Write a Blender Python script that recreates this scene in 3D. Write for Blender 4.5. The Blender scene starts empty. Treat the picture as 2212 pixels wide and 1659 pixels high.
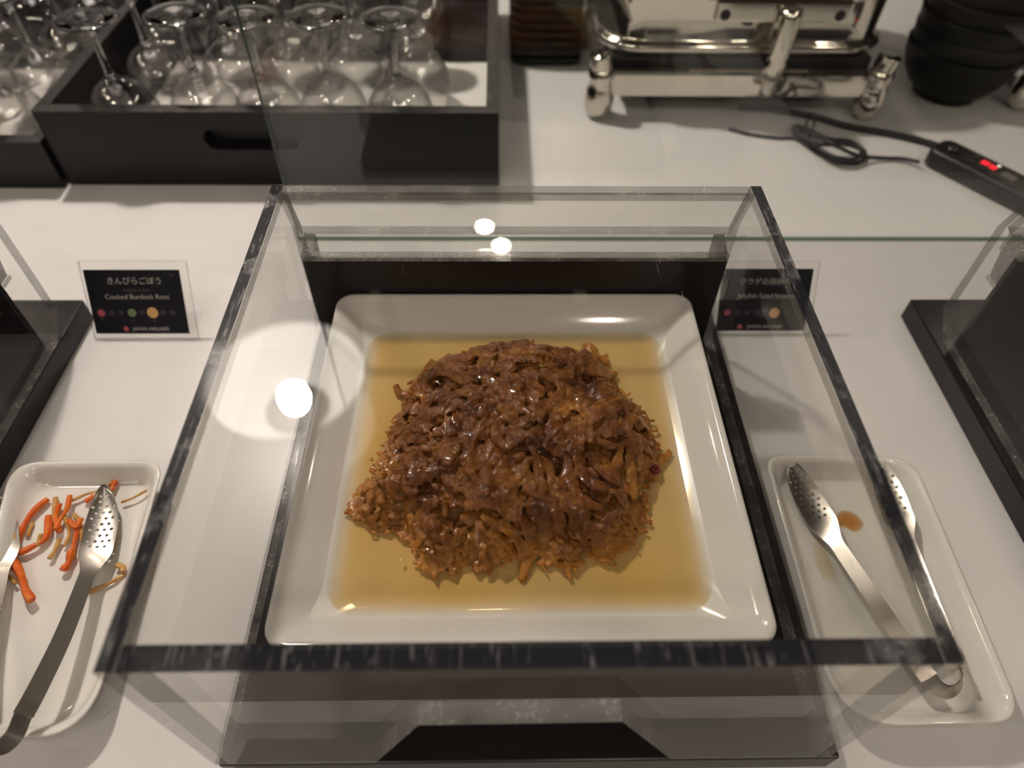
import bpy, bmesh, math, random
from mathutils import Vector, Matrix, noise
from mathutils.geometry import delaunay_2d_cdt
random.seed(7)
S = bpy.context.scene
COL = S.collection

# ------------------------------------------------------------------ camera, world, exposure
FPX, PITCH, YAW, ROLL = 1500.3, .8629, .027, .0177
CP = Vector((.1416, -.0823, .3859))
_cp, _sp, _cy, _sy = math.cos(PITCH), math.sin(PITCH), math.cos(YAW), math.sin(YAW)
FW = Vector((_sy*_cp, _cy*_cp, -_sp)); _r = Vector((_cy, -_sy, 0)); _u = _r.cross(FW)
RT = math.cos(ROLL)*_r + math.sin(ROLL)*_u
UP = -math.sin(ROLL)*_r + math.cos(ROLL)*_u
cd = bpy.data.cameras.new('camera'); cam = bpy.data.objects.new('camera', cd); COL.objects.link(cam)
m = Matrix.Identity(4)
for i in range(3):
    m[i][0], m[i][1], m[i][2], m[i][3] = RT[i], UP[i], -FW[i], CP[i]
cam.matrix_world = m
cd.sensor_width = 36; cd.lens = 36*FPX/2212; cd.clip_start = .01; cd.clip_end = 50
cd.dof.use_dof = True; cd.dof.focus_distance = .405; cd.dof.aperture_fstop = 4.4; cd.dof.aperture_blades = 6
S.camera = cam
S.view_settings.view_transform = 'Standard'; S.view_settings.look = 'None'
S.view_settings.gamma = 1; S.view_settings.exposure = -0.62
try: S.view_settings.use_curve_mapping = False
except Exception: pass
S.cycles.transparent_max_bounces = 48
S.cycles.max_bounces = 14; S.cycles.transmission_bounces = 12; S.cycles.glossy_bounces = 6
S.cycles.sample_clamp_indirect = 6
S.cycles.caustics_reflective = False

WORLD_STR = .19
w = bpy.data.worlds.new('world'); S.world = w; w.use_nodes = True
w.node_tree.nodes['Background'].inputs[0].default_value = (1, .88, .78, 1)
w.node_tree.nodes['Background'].inputs[1].default_value = WORLD_STR

WARM = (1, .85, .70)
PENDANT = Vector((-.325, .925, 1.03)); BULB_E = 1500.0
DOWN_E = 420.0
CEIL = 1.95
DOWNLIGHTS = [(-2.0, 1.3), (-2.0, .5), (-2.1, 2.2), (-1.7, 3.6), (-.6, 3.8), (.5, 3.8), (1.7, 3.6), (2.2, 2.0), (2.2, .9), (-1.3, -.3), (-.6, -.9), (.95, -.9), (1.5, -.3),
              (.070, 2.690), (.150, 2.545), (-1.2, -1.2), (-.4, -1.3), (.5, -1.3), (1.3, -1.2), (-.8, -2.2), (.2, -2.3), (1.1, -2.2)]

def ray(px, py):
    return FW + RT*((px-1106)/FPX) - UP*((py-829.5)/FPX)
def at(px, py, z):          # point of the horizontal plane z seen at a photograph position
    d = ray(px, py); return CP + d*((z-CP.z)/d.z)
def aty(px, py, y):
    d = ray(px, py); return CP + d*((y-CP.y)/d.y)

# ------------------------------------------------------------------ materials
class NT:
    def __init__(s, name):
        s.m = bpy.data.materials.new(name); s.m.use_nodes = True; s.t = s.m.node_tree; s.t.nodes.clear()
        s.out = s.n('ShaderNodeOutputMaterial')
    def n(s, t, **kw):
        x = s.t.nodes.new(t)
        for k, v in kw.items():
            if k in x.inputs: s.set(x.inputs[k], v)
            else: setattr(x, k, v)
        return x
    def set(s, inp, v):
        if hasattr(v, 'links'): s.t.links.new(v, inp)
        else:
            if isinstance(v, (tuple, list)) and len(v) == 3 and len(inp.default_value) == 4: v = (*v, 1)
            inp.default_value = v
    def i(s, node, idx, v): s.set(node.inputs[idx], v); return node
    def math(s, op, a, b=0.0):
        x = s.n('ShaderNodeMath', operation=op); s.set(x.inputs[0], a); s.set(x.inputs[1], b); return x.outputs[0]
    def noise(s, scale, detail=3, rough=.5, vec=None, dist=0):
        x = s.n('ShaderNodeTexNoise'); x.inputs['Scale'].default_value = scale; x.inputs['Detail'].default_value = detail
        x.inputs['Roughness'].default_value = rough; x.inputs['Distortion'].default_value = dist
        tc = vec or s.n('ShaderNodeTexCoord').outputs['Object']; s.t.links.new(tc, x.inputs['Vector']); return x.outputs['Fac']
    def ramp(s, fac, stops):
        x = s.n('ShaderNodeValToRGB'); s.t.links.new(fac, x.inputs[0]); cr = x.color_ramp
        while len(cr.elements) < len(stops): cr.elements.new(.5)
        for e, (p, c) in zip(cr.elements, stops):
            e.position = p; e.color = (*c, 1) if isinstance(c, (tuple, list)) else (c, c, c, 1)
        return x.outputs[0]
    def bump(s, h, strength, dist=.001):
        x = s.n('ShaderNodeBump'); x.inputs['Strength'].default_value = strength; x.inputs['Distance'].default_value = dist
        s.t.links.new(h, x.inputs['Height']); return x.outputs[0]
    def end(s, sh): s.t.links.new(sh, s.out.inputs[0]); return s.m

def principled(name, col, rough=.5, metal=0, bump=None, **kw):
    t = NT(name); p = t.n('ShaderNodeBsdfPrincipled')
    t.set(p.inputs['Base Color'], col); t.set(p.inputs['Roughness'], rough); t.set(p.inputs['Metallic'], metal)
    for k, v in kw.items(): t.set(p.inputs[k.replace('_', ' ')], v)
    if bump: t.t.links.new(t.bump(t.noise(bump[0], 4), bump[1], bump[2]), p.inputs['Normal'])
    return t.end(p.outputs[0])

def schlick(t, f0=.04, pw=5):
    g = t.n('ShaderNodeNewGeometry'); d = t.n('ShaderNodeVectorMath', operation='DOT_PRODUCT')
    t.t.links.new(g.outputs['Normal'], d.inputs[0]); t.t.links.new(g.outputs['Incoming'], d.inputs[1])
    c = t.math('ABSOLUTE', d.outputs['Value'])
    return t.math('ADD', t.math('MULTIPLY', t.math('POWER', t.math('SUBTRACT', 1.0, c), pw), 1-f0), f0), c

def clear_sheet(name, tint=(.985, .985, .98), f0=.04, scratch=0, rough=0.0, edge=None, pw=5):
    t = NT(name); tr = t.n('ShaderNodeBsdfTransparent'); tr.inputs[0].default_value = (*tint, 1)
    fac, c = schlick(t, f0, pw)
    if edge:
        mx = t.n('ShaderNodeMix', data_type='RGBA'); t.t.links.new(t.math('POWER', c, .6), mx.inputs[0])
        mx.inputs[6].default_value = (*edge, 1); mx.inputs[7].default_value = (*tint, 1); t.t.links.new(mx.outputs[2], tr.inputs[0])
    gl = t.n('ShaderNodeBsdfGlossy'); gl.inputs['Roughness'].default_value = rough; gl.inputs[0].default_value = (1, 1, 1, 1)
    mix = t.n('ShaderNodeMixShader'); t.t.links.new(fac, mix.inputs[0]); t.t.links.new(tr.outputs[0], mix.inputs[1]); t.t.links.new(gl.outputs[0], mix.inputs[2])
    last = mix
    if scratch:   # fine hair scratches and dust in the sheet surface
        tc = t.n('ShaderNodeTexCoord').outputs['Object']; acc = None
        for k, (rot, sc) in enumerate((((0, 0, .6), (900, 26, 30)), ((0, 0, -.9), (800, 30, 30)), ((0, 0, 1.9), (950, 34, 30)))):
            mp = t.n('ShaderNodeMapping'); t.t.links.new(tc, mp.inputs[0]); mp.inputs['Rotation'].default_value = rot; mp.inputs['Scale'].default_value = sc
            mp.inputs['Location'].default_value = (k*3.1, k, 0)
            n = t.noise(1.0, 1, .4, mp.outputs[0]); s_ = t.ramp(n, [(.78, 0.0), (.80, 1.0)])
            acc = s_ if acc is None else t.math('MAXIMUM', acc, s_)
        area = t.ramp(t.noise(14, 2), [(.52, 0.0), (.66, 1.0)])
        df = t.n('ShaderNodeBsdfDiffuse'); df.inputs[0].default_value = (.8, .8, .8, 1)
        m2 = t.n('ShaderNodeMixShader'); t.t.links.new(t.math('MULTIPLY', t.math('MULTIPLY', acc, area), scratch), m2.inputs[0])
        t.t.links.new(mix.outputs[0], m2.inputs[1]); t.t.links.new(df.outputs[0], m2.inputs[2]); last = m2
    return t.end(last.outputs[0])

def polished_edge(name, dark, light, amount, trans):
    # sawn polished acrylic rim: mirrored room tones painted as base colour, with frosted scuffs
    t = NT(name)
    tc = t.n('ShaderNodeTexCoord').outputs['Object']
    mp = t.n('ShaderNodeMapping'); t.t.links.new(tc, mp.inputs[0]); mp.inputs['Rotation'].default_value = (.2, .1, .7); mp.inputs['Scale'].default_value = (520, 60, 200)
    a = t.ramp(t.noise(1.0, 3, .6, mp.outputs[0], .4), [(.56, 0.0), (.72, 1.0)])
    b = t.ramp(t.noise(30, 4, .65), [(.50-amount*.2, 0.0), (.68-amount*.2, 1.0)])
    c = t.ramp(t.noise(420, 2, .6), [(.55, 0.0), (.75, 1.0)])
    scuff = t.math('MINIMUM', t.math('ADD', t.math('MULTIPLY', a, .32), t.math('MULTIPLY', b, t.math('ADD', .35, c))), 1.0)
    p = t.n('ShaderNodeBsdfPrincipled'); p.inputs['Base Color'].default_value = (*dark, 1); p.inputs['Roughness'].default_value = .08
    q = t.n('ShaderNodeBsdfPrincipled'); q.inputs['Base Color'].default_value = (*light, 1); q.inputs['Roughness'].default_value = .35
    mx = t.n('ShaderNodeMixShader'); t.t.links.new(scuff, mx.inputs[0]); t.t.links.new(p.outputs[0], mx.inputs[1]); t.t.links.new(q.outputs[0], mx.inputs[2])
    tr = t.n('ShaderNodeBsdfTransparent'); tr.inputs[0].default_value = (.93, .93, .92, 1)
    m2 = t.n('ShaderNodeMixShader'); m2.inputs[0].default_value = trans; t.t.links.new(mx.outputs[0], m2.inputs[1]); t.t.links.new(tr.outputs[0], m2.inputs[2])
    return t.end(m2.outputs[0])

M = {}
M['counter'] = principled('white_counter', (.70, .69, .685), .3, bump=(9, .02, .002), Specular_IOR_Level=.45)
M['counter_side'] = principled('counter_front', (.10, .055, .03), .4)
M['floor'] = None
t = NT('floor_carpet'); p = t.n('ShaderNodeBsdfPrincipled', Roughness=.8)
t.t.links.new(t.ramp(t.noise(3.5, 3), [(.35, (.10, .035, .015)), (.5, (.16, .07, .035)), (.65, (.05, .02, .012))]), p.inputs['Base Color']); M['floor'] = t.end(p.outputs[0])
M['ceiling'] = principled('dark_ceiling', (.10, .085, .07), .8)
M['black_board'] = principled('black_lacquer', (.017, .015, .016), .25, Specular_IOR_Level=.22, bump=(60, .02, .001))
M['black_matt'] = principled('black_painted_wood', (.010, .0095, .011), .42, Specular_IOR_Level=.3, bump=(90, .15, .001))
t = NT('worn_black_wood'); p = t.n('ShaderNodeBsdfPrincipled', Roughness=.45)
t.t.links.new(t.ramp(t.noise(70, 5, .7), [(.55, (.012, .011, .012)), (.68, (.09, .065, .045)), (.8, (.25, .2, .15))]), p.inputs['Base Color']); M['black_rim'] = t.end(p.outputs[0])
M['porcelain'] = principled('white_porcelain', (.76, .74, .70), .09, Coat_Weight=.3, Coat_Roughness=.04)
M['paper'] = principled('white_paper', (.74, .73, .70), .8)
M['acrylic'] = clear_sheet('clear_acrylic', scratch=.18)
M['acrylic_plain'] = clear_sheet('clear_acrylic_clean', f0=.022, pw=5.8)
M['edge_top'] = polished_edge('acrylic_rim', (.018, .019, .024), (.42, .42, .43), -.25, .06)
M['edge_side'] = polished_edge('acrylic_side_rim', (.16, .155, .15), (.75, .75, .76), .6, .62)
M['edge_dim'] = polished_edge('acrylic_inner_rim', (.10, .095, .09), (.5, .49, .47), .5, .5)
M['glass_pane'] = clear_sheet('float_glass', (.975, .985, .975), .045)
M['glass_pane_edge'] = principled('green_glass_edge', (.10, .17, .12), .15)
M['wine'] = clear_sheet('wine_glass_bowl', (.99, .988, .985), .11, edge=(.82, .81, .80), rough=.022)
M['wine_solid'] = principled('wine_glass_solid', (.97, .97, .97), .0, Transmission_Weight=1.0, IOR=1.5)
M['steel'] = principled('brushed_steel', (.56, .52, .47), .27, 1, bump=(300, .05, .0005))
M['chrome'] = principled('polished_steel', (.80, .75, .67), .09, 1)
M['black_ceramic'] = principled('black_ceramic', (.008, .0075, .007), .5, Specular_IOR_Level=.18)
M['black_plastic'] = principled('black_plastic', (.012, .012, .013), .38)
M['black_rubber'] = principled('black_cable', (.010, .010, .011), .5)
M['panel_face'] = principled('control_panel_film', (.03, .025, .022), .2)
M['card'] = principled('card_black_print', (.007, .008, .013), .35)
M['ink'] = principled('ink_white', (.55, .52, .50), .6)
M['ink_dim'] = principled('ink_grey', (.13, .12, .12), .6)
M['ink_red'] = principled('ink_red', (.50, .10, .14), .6)
M['ink_green'] = principled('ink_green', (.20, .26, .14), .6)
M['ink_orange'] = principled('ink_orange', (.75, .45, .18), .6)
M['ink_violet'] = principled('ink_violet', (.05, .035, .06), .6)
M['enamel'] = principled('lamp_enamel', (.80, .78, .75), .35)
M['lit_enamel'] = principled('lit_enamel_lining', (.80, .79, .77), .35, Emission_Color=(1, .92, .84, 1), Emission_Strength=4.3)  # white lamp lining; emission added to stand in for the bulb's light on it
M['lamp_black'] = principled('lamp_shell', (.02, .02, .02), .4)
M['socket'] = principled('lamp_socket', (.006, .006, .006), .7, Specular_IOR_Level=.1)
def emit(name, col, e):
    t = NT(name); x = t.n('ShaderNodeEmission'); x.inputs[0].default_value = (*col, 1); x.inputs[1].default_value = e; return t.end(x.outputs[0])
M['bulb'] = emit('bulb_glow', (1, .88, .77), BULB_E)
M['down'] = emit('downlight_glow', WARM, DOWN_E)
M['led'] = emit('red_led', (1, .03, .04), 2.2)
M['led_white'] = emit('white_led', (1, .9, .8), 2.0)

# salad strips, sauce and vegetables
t = NT('jellyfish_strip'); p = t.n('ShaderNodeBsdfPrincipled')
sx = t.n('ShaderNodeSeparateXYZ'); t.t.links.new(t.n('ShaderNodeTexCoord').outputs['Object'], sx.inputs[0])
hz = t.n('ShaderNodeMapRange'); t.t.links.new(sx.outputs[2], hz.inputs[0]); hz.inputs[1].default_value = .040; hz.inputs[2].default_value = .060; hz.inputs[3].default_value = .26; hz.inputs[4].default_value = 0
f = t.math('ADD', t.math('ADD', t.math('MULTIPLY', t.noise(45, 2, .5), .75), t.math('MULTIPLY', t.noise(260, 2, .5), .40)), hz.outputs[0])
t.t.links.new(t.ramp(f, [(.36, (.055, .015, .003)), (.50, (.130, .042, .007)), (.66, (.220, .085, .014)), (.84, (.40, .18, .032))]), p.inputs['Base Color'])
t.set(p.inputs['Roughness'], .22); t.set(p.inputs['Subsurface Weight'], .40); p.inputs['Subsurface Radius'].default_value = (.008, .0032, .0010)
t.set(p.inputs['Subsurface Scale'], 1.0); t.set(p.inputs['Coat Weight'], .5); t.set(p.inputs['Coat Roughness'], .06); t.set(p.inputs['Specular IOR Level'], .22)
t.t.links.new(t.bump(t.math('ADD', t.noise(1100, 3, .6), t.math('MULTIPLY', t.noise(380, 3, .6), 1.5)), .6, .0006), p.inputs['Normal']); M['jelly'] = t.end(p.outputs[0])

def liquid(name, tint, f0=.03):
    t = NT(name); a = t.n('ShaderNodeAttribute', attribute_name='depth')
    mx = t.n('ShaderNodeMix', data_type='RGBA'); t.t.links.new(a.outputs['Fac'], mx.inputs[0])
    mx.inputs[6].default_value = (1, 1, 1, 1); mx.inputs[7].default_value = (*tint, 1)
    tr = t.n('ShaderNodeBsdfTransparent'); t.t.links.new(mx.outputs[2], tr.inputs[0])
    gl = t.n('ShaderNodeBsdfGlossy'); gl.inputs['Roughness'].default_value = .03
    fac, c = schlick(t, f0); ms = t.n('ShaderNodeMixShader'); t.t.links.new(fac, ms.inputs[0]); t.t.links.new(tr.outputs[0], ms.inputs[1]); t.t.links.new(gl.outputs[0], ms.inputs[2])
    return t.end(ms.outputs[0])
M['sauce'] = liquid('yellow_dressing', (.90, .735, .43))
M['sauce_brown'] = liquid('brown_dressing', (.80, .52, .22))
def veg(name, c1, c2):
    t = NT(name); p = t.n('ShaderNodeBsdfPrincipled', Roughness=.3)
    t.t.links.new(t.ramp(t.noise(160, 3), [(.35, c1), (.7, c2)]), p.inputs['Base Color']); t.set(p.inputs['Subsurface Weight'], .3); p.inputs['Subsurface Radius'].default_value = (.003, .001, .0005)
    return t.end(p.outputs[0])
M['carrot'] = veg('carrot', (.62, .10, .012), (.72, .20, .03)); M['burdock'] = veg('burdock', (.42, .21, .05), (.60, .36, .12))
M['seed'] = principled('sesame', (.80, .62, .38), .4); M['chili'] = principled('chili', (.16, .015, .01), .2)

# ------------------------------------------------------------------ builders
def link(name, me, parent=None):
    o = bpy.data.objects.new(name, me); COL.objects.link(o)
    if parent: o.parent = parent
    return o
def empty(name, loc=(0, 0, 0)):
    o = bpy.data.objects.new(name, None); COL.objects.link(o); o.location = loc; o.empty_display_size = .02; return o
def tag(o, label=None, cat=None, group=None, kind=None):
    if label: o['label'] = label
    if cat: o['category'] = cat
    if group: o['group'] = group
    if kind: o['kind'] = kind
    return o
def mesh(name, V, F, mats, parent=None, smooth=False, mi=None, origin=None):
    me = bpy.data.meshes.new(name)
    org = Vector(origin) if origin is not None else Vector((0, 0, 0))
    me.from_pydata([tuple(Vector(v)-org) for v in V], [], F); 
    for m_ in (mats if isinstance(mats, (list, tuple)) else [mats]): me.materials.append(m_)
    for i, p_ in enumerate(me.polygons):
        p_.use_smooth = smooth
        if mi: p_.material_index = mi[i]
    me.update()
    o = link(name, me, parent)
    if origin is not None: o.location = org
    return o
def fix(o):
    bm = bmesh.new(); bm.from_mesh(o.data); bmesh.ops.recalc_face_normals(bm, faces=bm.faces); bm.to_mesh(o.data); bm.free(); return o
def bevel(o, wd=.001, seg=2, ang=35):
    b = o.modifiers.new('bevel', 'BEVEL'); b.width = wd; b.segments = seg; b.limit_method = 'ANGLE'; b.angle_limit = math.radians(ang); return o
def prism(name, poly, f, t0, t1, mats, parent=None, edge_mi=1):
    # polygon (u,v) swept between t0 and t1; f maps (u,v,t) to a point; caps get material 0, rims edge_mi
    n = len(poly); V = [f(u, v, t0) for u, v in poly]+[f(u, v, t1) for u, v in poly]
    F = [list(range(n)), list(range(2*n-1, n-1, -1))]; mi = [0, 0]
    for i in range(n):
        j = (i+1) % n; F.append([i, j, j+n, i+n]); mi.append(edge_mi[i] if isinstance(edge_mi, list) else edge_mi)
    return fix(mesh(name, V, F, mats, parent, mi=mi))
def box(name, a, b, mat, parent=None, bev=0, seg=2):
    (x0, y0, z0), (x1, y1, z1) = a, b
    o = prism(name, [(x0, y0), (x1, y0), (x1, y1), (x0, y1)], lambda u, v, t: (u, v, t), z0, z1, [mat], parent, 0)
    if bev: bevel(o, bev, seg)
    return o
def rrect(cx, cy, w_, d_, r, n=8):
    P = []
    for (sx, sy, a0) in ((1, 1, 0), (-1, 1, 90), (-1, -1, 180), (1, -1, 270)):
        for k in range(n+1):
            a = math.radians(a0+90*k/n); P.append((cx+sx*(w_/2-r)+r*math.cos(a), cy+sy*(d_/2-r)+r*math.sin(a)))
    return P
def loft(name, rings, mats, parent=None, cap0=True, cap1=True, smooth=True, mi=None):
    n = len(rings[0]); V = [p_ for r_ in rings for p_ in r_]; F = []; I = []
    for k in range(len(rings)-1):
        for i in range(n):
            j = (i+1) % n; F.append([k*n+i, k*n+j, (k+1)*n+j, (k+1)*n+i]); I.append(mi[k] if mi else 0)
    if cap0: F.append(list(range(n))[::-1]); I.append(mi[0] if mi else 0)
    if cap1: F.append([(len(rings)-1)*n+i for i in range(n)]); I.append(mi[-1] if mi else 0)
    return fix(mesh(name, V, F, mats, parent, smooth, I))
def lathe(name, prof, mat, parent=None, c=(0, 0, 0), n=40, smooth=True):
    rings = [[(c[0]+r*math.cos(2*math.pi*i/n), c[1]+r*math.sin(2*math.pi*i/n), c[2]+z) for i in range(n)] for r, z in prof]
    return loft(name, rings, [mat], parent, prof[0][0] > 0, prof[-1][0] > 0, smooth)
def catmull(P, k=8):
    P = [Vector(p_) for p_ in P]; Q = []
    E = [P[0]*2-P[1]]+P+[P[-1]*2-P[-2]]
    for i in range(1, len(E)-2):
        for j in range(k):
            t_ = j/k; a, b, c, d = E[i-1], E[i], E[i+1], E[i+2]
            Q.append(.5*((2*b)+(c-a)*t_+(2*a-5*b+4*c-d)*t_*t_+(3*b-a-3*c+d)*t_**3))
    Q.append(P[-1]); return Q
def tube(name, P, r, mat, parent=None, n=10, k=8, rfun=None, flat=1.0):
    Q = catmull(P, k) if k > 1 else [Vector(p_) for p_ in P]; rings = []; up = Vector((0, 0, 1))
    for i, q in enumerate(Q):
        d = (Q[min(i+1, len(Q)-1)]-Q[max(i-1, 0)]).normalized(); s = d.cross(up)
        if s.length < .05: s = Vector((1, 0, 0))
        s.normalize(); u2 = s.cross(d); rr = r*(rfun(i/(len(Q)-1)) if rfun else 1)
        rings.append([q+s*(rr*math.cos(2*math.pi*a/n))+u2*(rr*flat*math.sin(2*math.pi*a/n)) for a in range(n)])
    return loft(name, rings, [mat], parent)
def copy_tree(o, parent=None):
    c = o.copy(); COL.objects.link(c)
    if parent: c.parent = parent
    for ch in list(o.children): copy_tree(ch, c)
    return c

# ------------------------------------------------------------------ setting: counter, floor, ceiling
CZ = -.02
ct = box('counter', (-2.2, -.036, CZ-.04), (2.6, 1.35, CZ), M['counter'], None, .002)
tag(ct, 'long white buffet counter under all the dishes and trays', 'counter', None, 'structure')
cb = box('counter_base', (-2.2, -.02, -.92), (2.6, 1.33, CZ-.0402), M['counter_side'])
cb.parent = ct
tag(box('floor', (-4, -4, -.97), (5, 5, -.9205), M['floor']), kind='structure')
tag(box('ceiling', (-4, -4, CEIL), (5, 5, CEIL+.05), M['ceiling']), kind='structure')

# ------------------------------------------------------------------ lamps above
pd = empty('pendant_lamp', PENDANT)
tag(pd, 'white-lined dome pendant lamp hanging above the counter, mirrored in the acrylic lid', 'lamp')
R0 = .168
inner = [(R0, 0), (.160, .035), (.140, .072), (.108, .102), (.075, .118), (.058, .122)]
outer = [(.062, .128), (.080, .124), (.114, .108), (.147, .076), (.167, .037), (R0+.004, 0), (R0, 0)]
o = lathe('shade_lining', inner, M['lit_enamel'], pd, n=64)
bm = bmesh.new(); bm.from_mesh(o.data); bmesh.ops.delete(bm, geom=[f_ for f_ in bm.faces if len(f_.verts) > 4], context='FACES_ONLY'); bm.to_mesh(o.data); bm.free()
o2 = lathe('shade_shell', outer, M['lamp_black'], pd, n=64)
bm = bmesh.new(); bm.from_mesh(o2.data); bmesh.ops.delete(bm, geom=[f_ for f_ in bm.faces if len(f_.verts) > 4], context='FACES_ONLY'); bm.to_mesh(o2.data); bm.free()
lathe('lamp_neck', [(.0605, .119), (.0605, .20), (.045, .215), (.010, .22), (.0001, .221)], M['lamp_black'], pd, n=32)
lathe('socket', [(.0150, .1120), (.072, .1120), (.072, .1165), (.0150, .1165)], M['socket'], pd, n=40)
lathe('bulb', [(.0001, .038), (.018, .042), (.030, .055), (.034, .074), (.028, .095), (.016, .112), (.014, .14), (.0001, .141)], M['bulb'], pd, n=32)
tube('cord', [(0, 0, .2205), (0, 0, .5), (0, 0, CEIL-PENDANT.z-.001)], .003, M['black_rubber'], pd, 8, 4)

for i, (x, y) in enumerate(DOWNLIGHTS):
    d_ = empty('ceiling_light', (x, y, CEIL)) if i == 0 else copy_tree(first_down)
    if i == 0:
        first_down = d_
        lathe('trim_ring', [(.036, -.001), (.036, -.006), (.050, -.006), (.052, -.001)], M['enamel'], d_, n=32)
        lathe('light_disc', [(.0001, -.0035), (.034, -.0035), (.034, -.0012), (.0001, -.0012)], M['down'], d_, n=32, smooth=False)
    d_.location = (x, y, CEIL)
    tag(d_, 'small round recessed downlight in the dark ceiling above the buffet', 'light', 'recessed ceiling downlights')

# ------------------------------------------------------------------ glass screen standing behind the row of covers
gl_ = at(645, 520, CZ)
GY = gl_.y
gs = empty('glass_screen', (gl_.x, GY, CZ))
tag(gs, 'upright clear glass screen with green lower edge standing behind the middle cover', 'glass screen')
gp = prism('pane', [(0, 0.0005), (1.25, 0.0005), (1.25, .62), (0, .62)], lambda u, v, t: (u, t, v), 0, .006, [M['glass_pane'], M['glass_pane_edge']], gs)

# ------------------------------------------------------------------ acrylic cover
X1, YB, H = .3067, .295, .1361
T = .0068; TF = .0095
YR, ZR = .309, .095       # rear knee of the side panels
def make_cover(name='acrylic_cover'):
    r = empty(name)
    prof = [(0, .0006), (YR-.018, .0006), (YR, .018), (YR, ZR), (YB, H), (0, H)]
    # rim materials per profile edge: bottom, chamfer, rear, slope, top, front
    em = [3, 2, 3, 3, 1, 2]
    mats = [M['acrylic_plain'], M['edge_top'], M['edge_side'], M['edge_dim']]
    for x0 in (0, X1-T):
        prism('side_panel', prof, lambda u, v, t: (t, u, v), x0, x0+T, mats, r, em)
    # front panel with a trapezoid hand opening at its foot
    e = .0003
    fp = [(T+e, .0006), (.0795, .0006), (.1065, .0665), (.1935, .0680), (.2265, .0006), (X1-T-e, .0006), (X1-T-e, H), (T+e, H)]
    prism('front_panel', fp, lambda u, v, t: (u, t, v), 0, TF, mats, r, [0, 3, 3, 3, 0, 3, 1, 3])
    # top panel between the walls
    prism('top_panel', [(T+e, TF+e), (X1-T-e, TF+e), (X1-T-e, YB-.0074), (T+e, YB-.0074)], lambda u, v, t: (u, v, t), H-.006, H, [M['acrylic'], M['edge_dim']], r)
    # sloping rear panel
    n = Vector((0, H-ZR, YR-YB)).normalized()*.0068
    A, B = Vector((0, YB-.0004, H)), Vector((0, YR-.0004, ZR))
    q = [A, B, B-n, A-n]
    prism('rear_panel', [(v.y, v.z) for v in q], lambda u, v, t: (t, u, v), T+e, X1-T-e, [M['acrylic_plain'], M['edge_dim']], r, [0, 3, 0, 1] if False else [0, 1, 0, 1])
    for o_ in r.children:
        if o_.name.startswith('rear_panel'):
            o_.data.materials.clear()
            for mm in (M['edge_dim'], M['acrylic_plain'], M['edge_dim']): o_.data.materials.append(mm)
            for k_, p_ in enumerate(o_.data.polygons):
                c_ = p_.normal
                p_.material_index = 0 if abs(c_.x) > .9 else (1 if abs(c_.dot(n.normalized())) > .9 else 2)
    return r
cover = make_cover()
tag(cover, 'large clear acrylic box cover over the square plate of jellyfish salad', 'food cover', 'acrylic food covers')

PY = .285  # front face of the upright black back panel
def make_base(x0, x1, y0, y1):
    r = empty('display_board')
    box('board', (x0, y0, CZ+.0004), (x1, y1, 0), M['black_board'], r, .0012)
    box('back_panel', (.0092, PY, .0003), (.2965, PY+.0045, .0835), M['black_board'], r, .0006)
    # open clear channel along the top of the back panel, carrying the lid
    q0 = [(PY, .0838), (PY+.0045, .0838), (PY+.0045, .0875), (PY+.0212, .0915), (PY+.0212, .0945), (PY, .0915)]
    tr = empty('rear_channel'); tr.parent = r
    
    a = prism('channel_front', [(PY, .0838), (PY+.0045, .0838), (PY+.0045, .0885), (PY, .0885)], lambda u, v, t: (t, u, v), .0092, .2965, [M['edge_side'], M['edge_side']], tr)
    b = prism('channel_rear', [(PY+.0185, .078), (PY+.0212, .078), (PY+.0212, .0925), (PY+.0185, .0925)], lambda u, v, t: (t, u, v), .0092, .2965, [M['edge_dim'], M['acrylic_plain']], tr)
    f_ = prism('channel_floor', [(PY+.0046, .0555), (PY+.0160, .0555), (PY+.0160, .0590), (PY+.0046, .0590)], lambda u, v, t: (t, u, v), .0092, .2965, [M['edge_dim'], M['acrylic_plain']], tr)
    for xa in (.0092, .2965-.008):
        prism('channel_end', [(PY+.0046, .0592), (PY+.0140, .0592), (PY+.0184, .0775), (PY+.0184, .0925), (PY+.0046, .0885)], lambda u, v, t: (t, u, v), xa, xa+.0075, [M['edge_dim'], M['edge_dim']], tr)
    return r
base = make_base(.0012, .3125, -.0004, .339)
tag(base, 'black lacquered board with upright back panel under the jellyfish salad plate', 'display board', 'black display boards')
rs = box('plate_riser', (.060, .062, .0006), (.245, .262, .0300), M['black_matt'], None, .002)
tag(rs, 'low black block hidden beneath the square salad plate, standing on the middle board', 'riser')

# neighbours left and right
XRN = .4866; XLN = -.1948
for dx, lab, bl, cx0, cx1 in ((XRN, 'clear acrylic cover cut off by the right photo edge, beside the empty white tong dish', 'glossy black board cut off by the right photo edge, under the right acrylic cover', -.0062, .33),
                    (XLN-X1, 'clear acrylic cover cut off by the left photo edge, behind the dish with carrot strips', 'glossy black board cut off by the left photo edge, next to the burdock root label', -.03, X1+.0003)):
    c = copy_tree(cover); c.location = (dx, 0, 0); tag(c, lab, 'food cover', 'acrylic food covers')
    b = make_base(cx0, cx1, -.0004, .339); b.location = (dx, 0, 0); tag(b, bl, 'display board', 'black display boards')

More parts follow.
